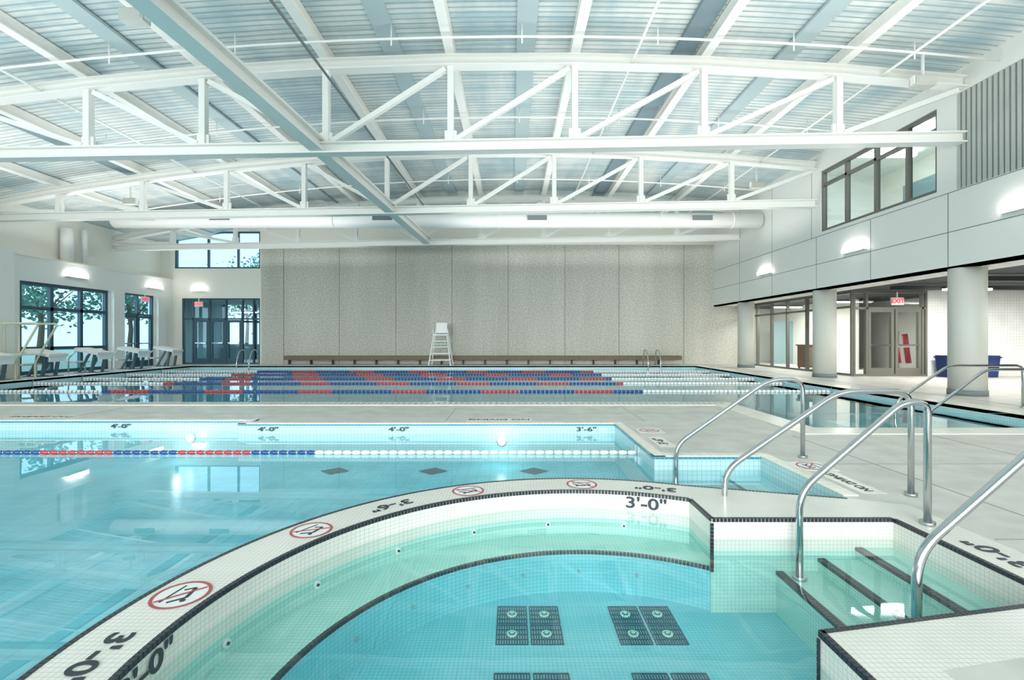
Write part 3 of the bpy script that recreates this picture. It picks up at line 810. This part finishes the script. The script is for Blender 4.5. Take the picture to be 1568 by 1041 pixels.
for (x, y, z) in ((-6.4, 8.2, 6.7), (8.5, 10.0, 6.55), (8.4, 16.6, 6.5), (-13.1, 16.6, 5.95)):
    b = B()
    b.box(-0.2, 0.2, -0.1, 0.1, -0.1, 0.1, M['colm']); b.box(-0.17, 0.17, -0.115, -0.1, -0.07, 0.07, M['colm'])
    b.box(-0.02, 0.02, -0.02, 0.02, 0.1, zt(x)+0.2-z, M['steelw']); b.box(-0.22, -0.2, -0.05, 0.05, -0.05, 0.12, M['steelw']); b.box(0.2, 0.22, -0.05, 0.05, -0.05, 0.12, M['steelw'])
    b.done('flood_light', loc=(x, y, z))

def sconce(x, y, z, nx, ny, L=0.8):
    b = B()
    if nx: b.box(0 if nx > 0 else -0.12, 0.12 if nx > 0 else 0, -L/2, L/2, -0.06, 0.06, M['lamp']); b.box(0, nx*0.1, -L/2-0.05, L/2+0.05, -0.08, -0.06, M['white'])
    else: b.box(-L/2, L/2, -0.12, 0, -0.06, 0.06, M['lamp']); b.box(-L/2-0.05, L/2+0.05, -0.1, 0, -0.08, -0.06, M['white'])
    b.done('wall_sconce', loc=(x, y, z))
for y in (9.2, 13.8, 18.7): sconce(XR, y, 3.8, -1, 0)
for y in (18.3, 22.3): sconce(XL, y, 3.62, 1, 0)
sconce(-15.2, YB, 3.62, 0, -1, 0.5)

def uw(x, y, z, d, e):
    b = B(); p = Vector((0, 0, 0)); d = Vector(d)
    b.cyl(p, p+d*0.02, 0.075, M['steel'], n=24); b.cyl(p+d*0.02, p+d*0.025, 0.055, M['lampuw'], n=24)
    o = b.done('underwater_light', loc=(x, y, z))
    l = bpy.data.lights.new('uw_lamp', 'POINT'); l.energy = e; l.shadow_soft_size = 0.03; l.color = (0.85, 1, 1)
    lo = bpy.data.objects.new('lamp', l); COL.objects.link(lo); lo.location = tuple(d*0.3); lo.parent = o
uw(-0.15, 7.04, -0.25, (0, -1, 0), 3); uw(-4.85, 7.29, -0.25, (0, -1, 0), 3)

# ------------------------------------------------------------ unseen wall behind the camera, wide glazing added to let light in
ops = [(-16.6, -9.8, 0.25, 7.0), (-9.5, -2.6, 0.25, 7.0), (-2.3, 4.4, 0.25, 7.0), (4.7, 9.7, 0.25, 7.0)]
wall('wall_front', 'y', -6.3, -6, -17.4, 20, 0, 7.5, ops, M['white'])
for a, c, z0, z1 in ops:
    window('y', -6.15, a, c, z0, z1, [a+(c-a)/2], [3.6], M['frame'], M['glassc'])

# ------------------------------------------------------------ lobby + outdoors
b = B()
b.box(-17.4, -17.3, YB+0.3, 29, 0, 3.3, M['lobby']); b.box(-11.5, -11.4, YB+0.3, 29, 0, 3.3, M['lobby']); b.box(-17.4, -11.4, YB+0.3, 29, 3.25, 3.35, M['lobby'])
for x in (-17.3, -15.4, -13.4, -11.6): b.box(x, x+0.12, 28.9, 29, 0, 3.3, M['frame'])
b.box(-17.3, -11.5, 28.9, 29, 0, 0.9, M['lobby']); b.box(-17.3, -11.5, 28.9, 29, 2.2, 2.3, M['frame'])
b.done('wall_lobby')
b = B(); b.box(-60, -17.7, -20, 60, -0.25, -0.05, M['grass']); b.box(-17.6, 40, 30.1, 60, -0.25, -0.05, M['grass']); b.box(-17.6, 40, -30, -6.4, -0.25, -0.05, M['paving']); b.done('ground_outdoor')
def tree(x, y, h, nc=11):
    b = B(); b.tube([(0, 0, -0.05), (0.1, 0.05, h*0.3), (0.0, 0, h*0.55)], 0.16, M['bark'], r1=0.07, n=10)
    for k in range(6):
        a = k*1.05; b.tube([(0, 0, h*0.35+0.1*k), (cos(a)*h*0.22, sin(a)*h*0.22, h*0.6+0.1*k)], 0.05, M['bark'], r1=0.02, n=6)
    for c in range(nc):
        cc = Vector((random.uniform(-1, 1)*h*0.28, random.uniform(-1, 1)*h*0.28, h*random.uniform(0.3, 0.9)))
        for k in range(100):
            d = Vector((random.gauss(0, 1), random.gauss(0, 1), random.gauss(0, 0.8)))*h*0.08
            p = cc+d
            if p.z < 0.1: continue
            u = Vector((random.gauss(0, 1), random.gauss(0, 1), random.gauss(0, 1))).normalized(); w = u.orthogonal().normalized()
            s_ = 0.14
            b.face([p-u*s_, p+w*s_*0.5, p+u*s_, p-w*s_*0.5], M['leaf'])
    b.done('tree', loc=(x, y, 0))
for x, y, h in ((-22.5, 19, 5.5), (-23.5, 24, 6), (-23, 29, 6), (-26, 35, 7), (-14, 34, 7), (-18, 36, 8), (-22, 40, 8)): tree(x, y, h)

# ------------------------------------------------------------ lights
def area(name, loc, rot, sx, sy, e, col=(1, 0.99, 0.97)):
    l = bpy.data.lights.new(name, 'AREA'); l.shape = 'RECTANGLE'; l.size = sx; l.size_y = sy; l.energy = e; l.color = col
    o = bpy.data.objects.new(name, l); COL.objects.link(o); o.location = loc; o.rotation_euler = rot; return o
for y, e in ((2.5, 1), (7.9, 0.9), (13.0, 0.85), (17.3, 0.85), (21.9, 0.3)):  # added fill lamps with no fixtures, unseen from below, brighten the ceiling
    area('fill_uplight', (-11.2, y, 4.7), (pi, 0, 0), 9.5, 2.2, e*155)
    area('fill_uplight', (3.4, y, 4.7), (pi, 0, 0), 11, 2.2, e*180)
w = bpy.data.worlds.new('sky_world'); S.world = w; w.use_nodes = True
bg = w.node_tree.nodes['Background']; bg.inputs[0].default_value = (0.86, 0.94, 1.0, 1); bg.inputs[1].default_value = 2.6
sl = bpy.data.lights.new('fill_sun', 'SUN'); sl.energy = 5.0; sl.angle = radians(50); sl.color = (1, 0.98, 0.955)  # very soft sun added behind the camera as frontal fill
so = bpy.data.objects.new('fill_sun', sl); COL.objects.link(so); so.rotation_euler = (radians(90-9), 0, radians(-14))

# ------------------------------------------------------------ camera
cd = bpy.data.cameras.new('camera'); cd.sensor_width = 36; cd.lens = 36*740/1568; cd.shift_y = -2.5/1568; cd.clip_start = 0.05; cd.clip_end = 300
cam = bpy.data.objects.new('camera', cd); COL.objects.link(cam); cam.location = (0, 0, 1.25); cam.rotation_euler = (radians(90), 0, 0)
S.camera = cam
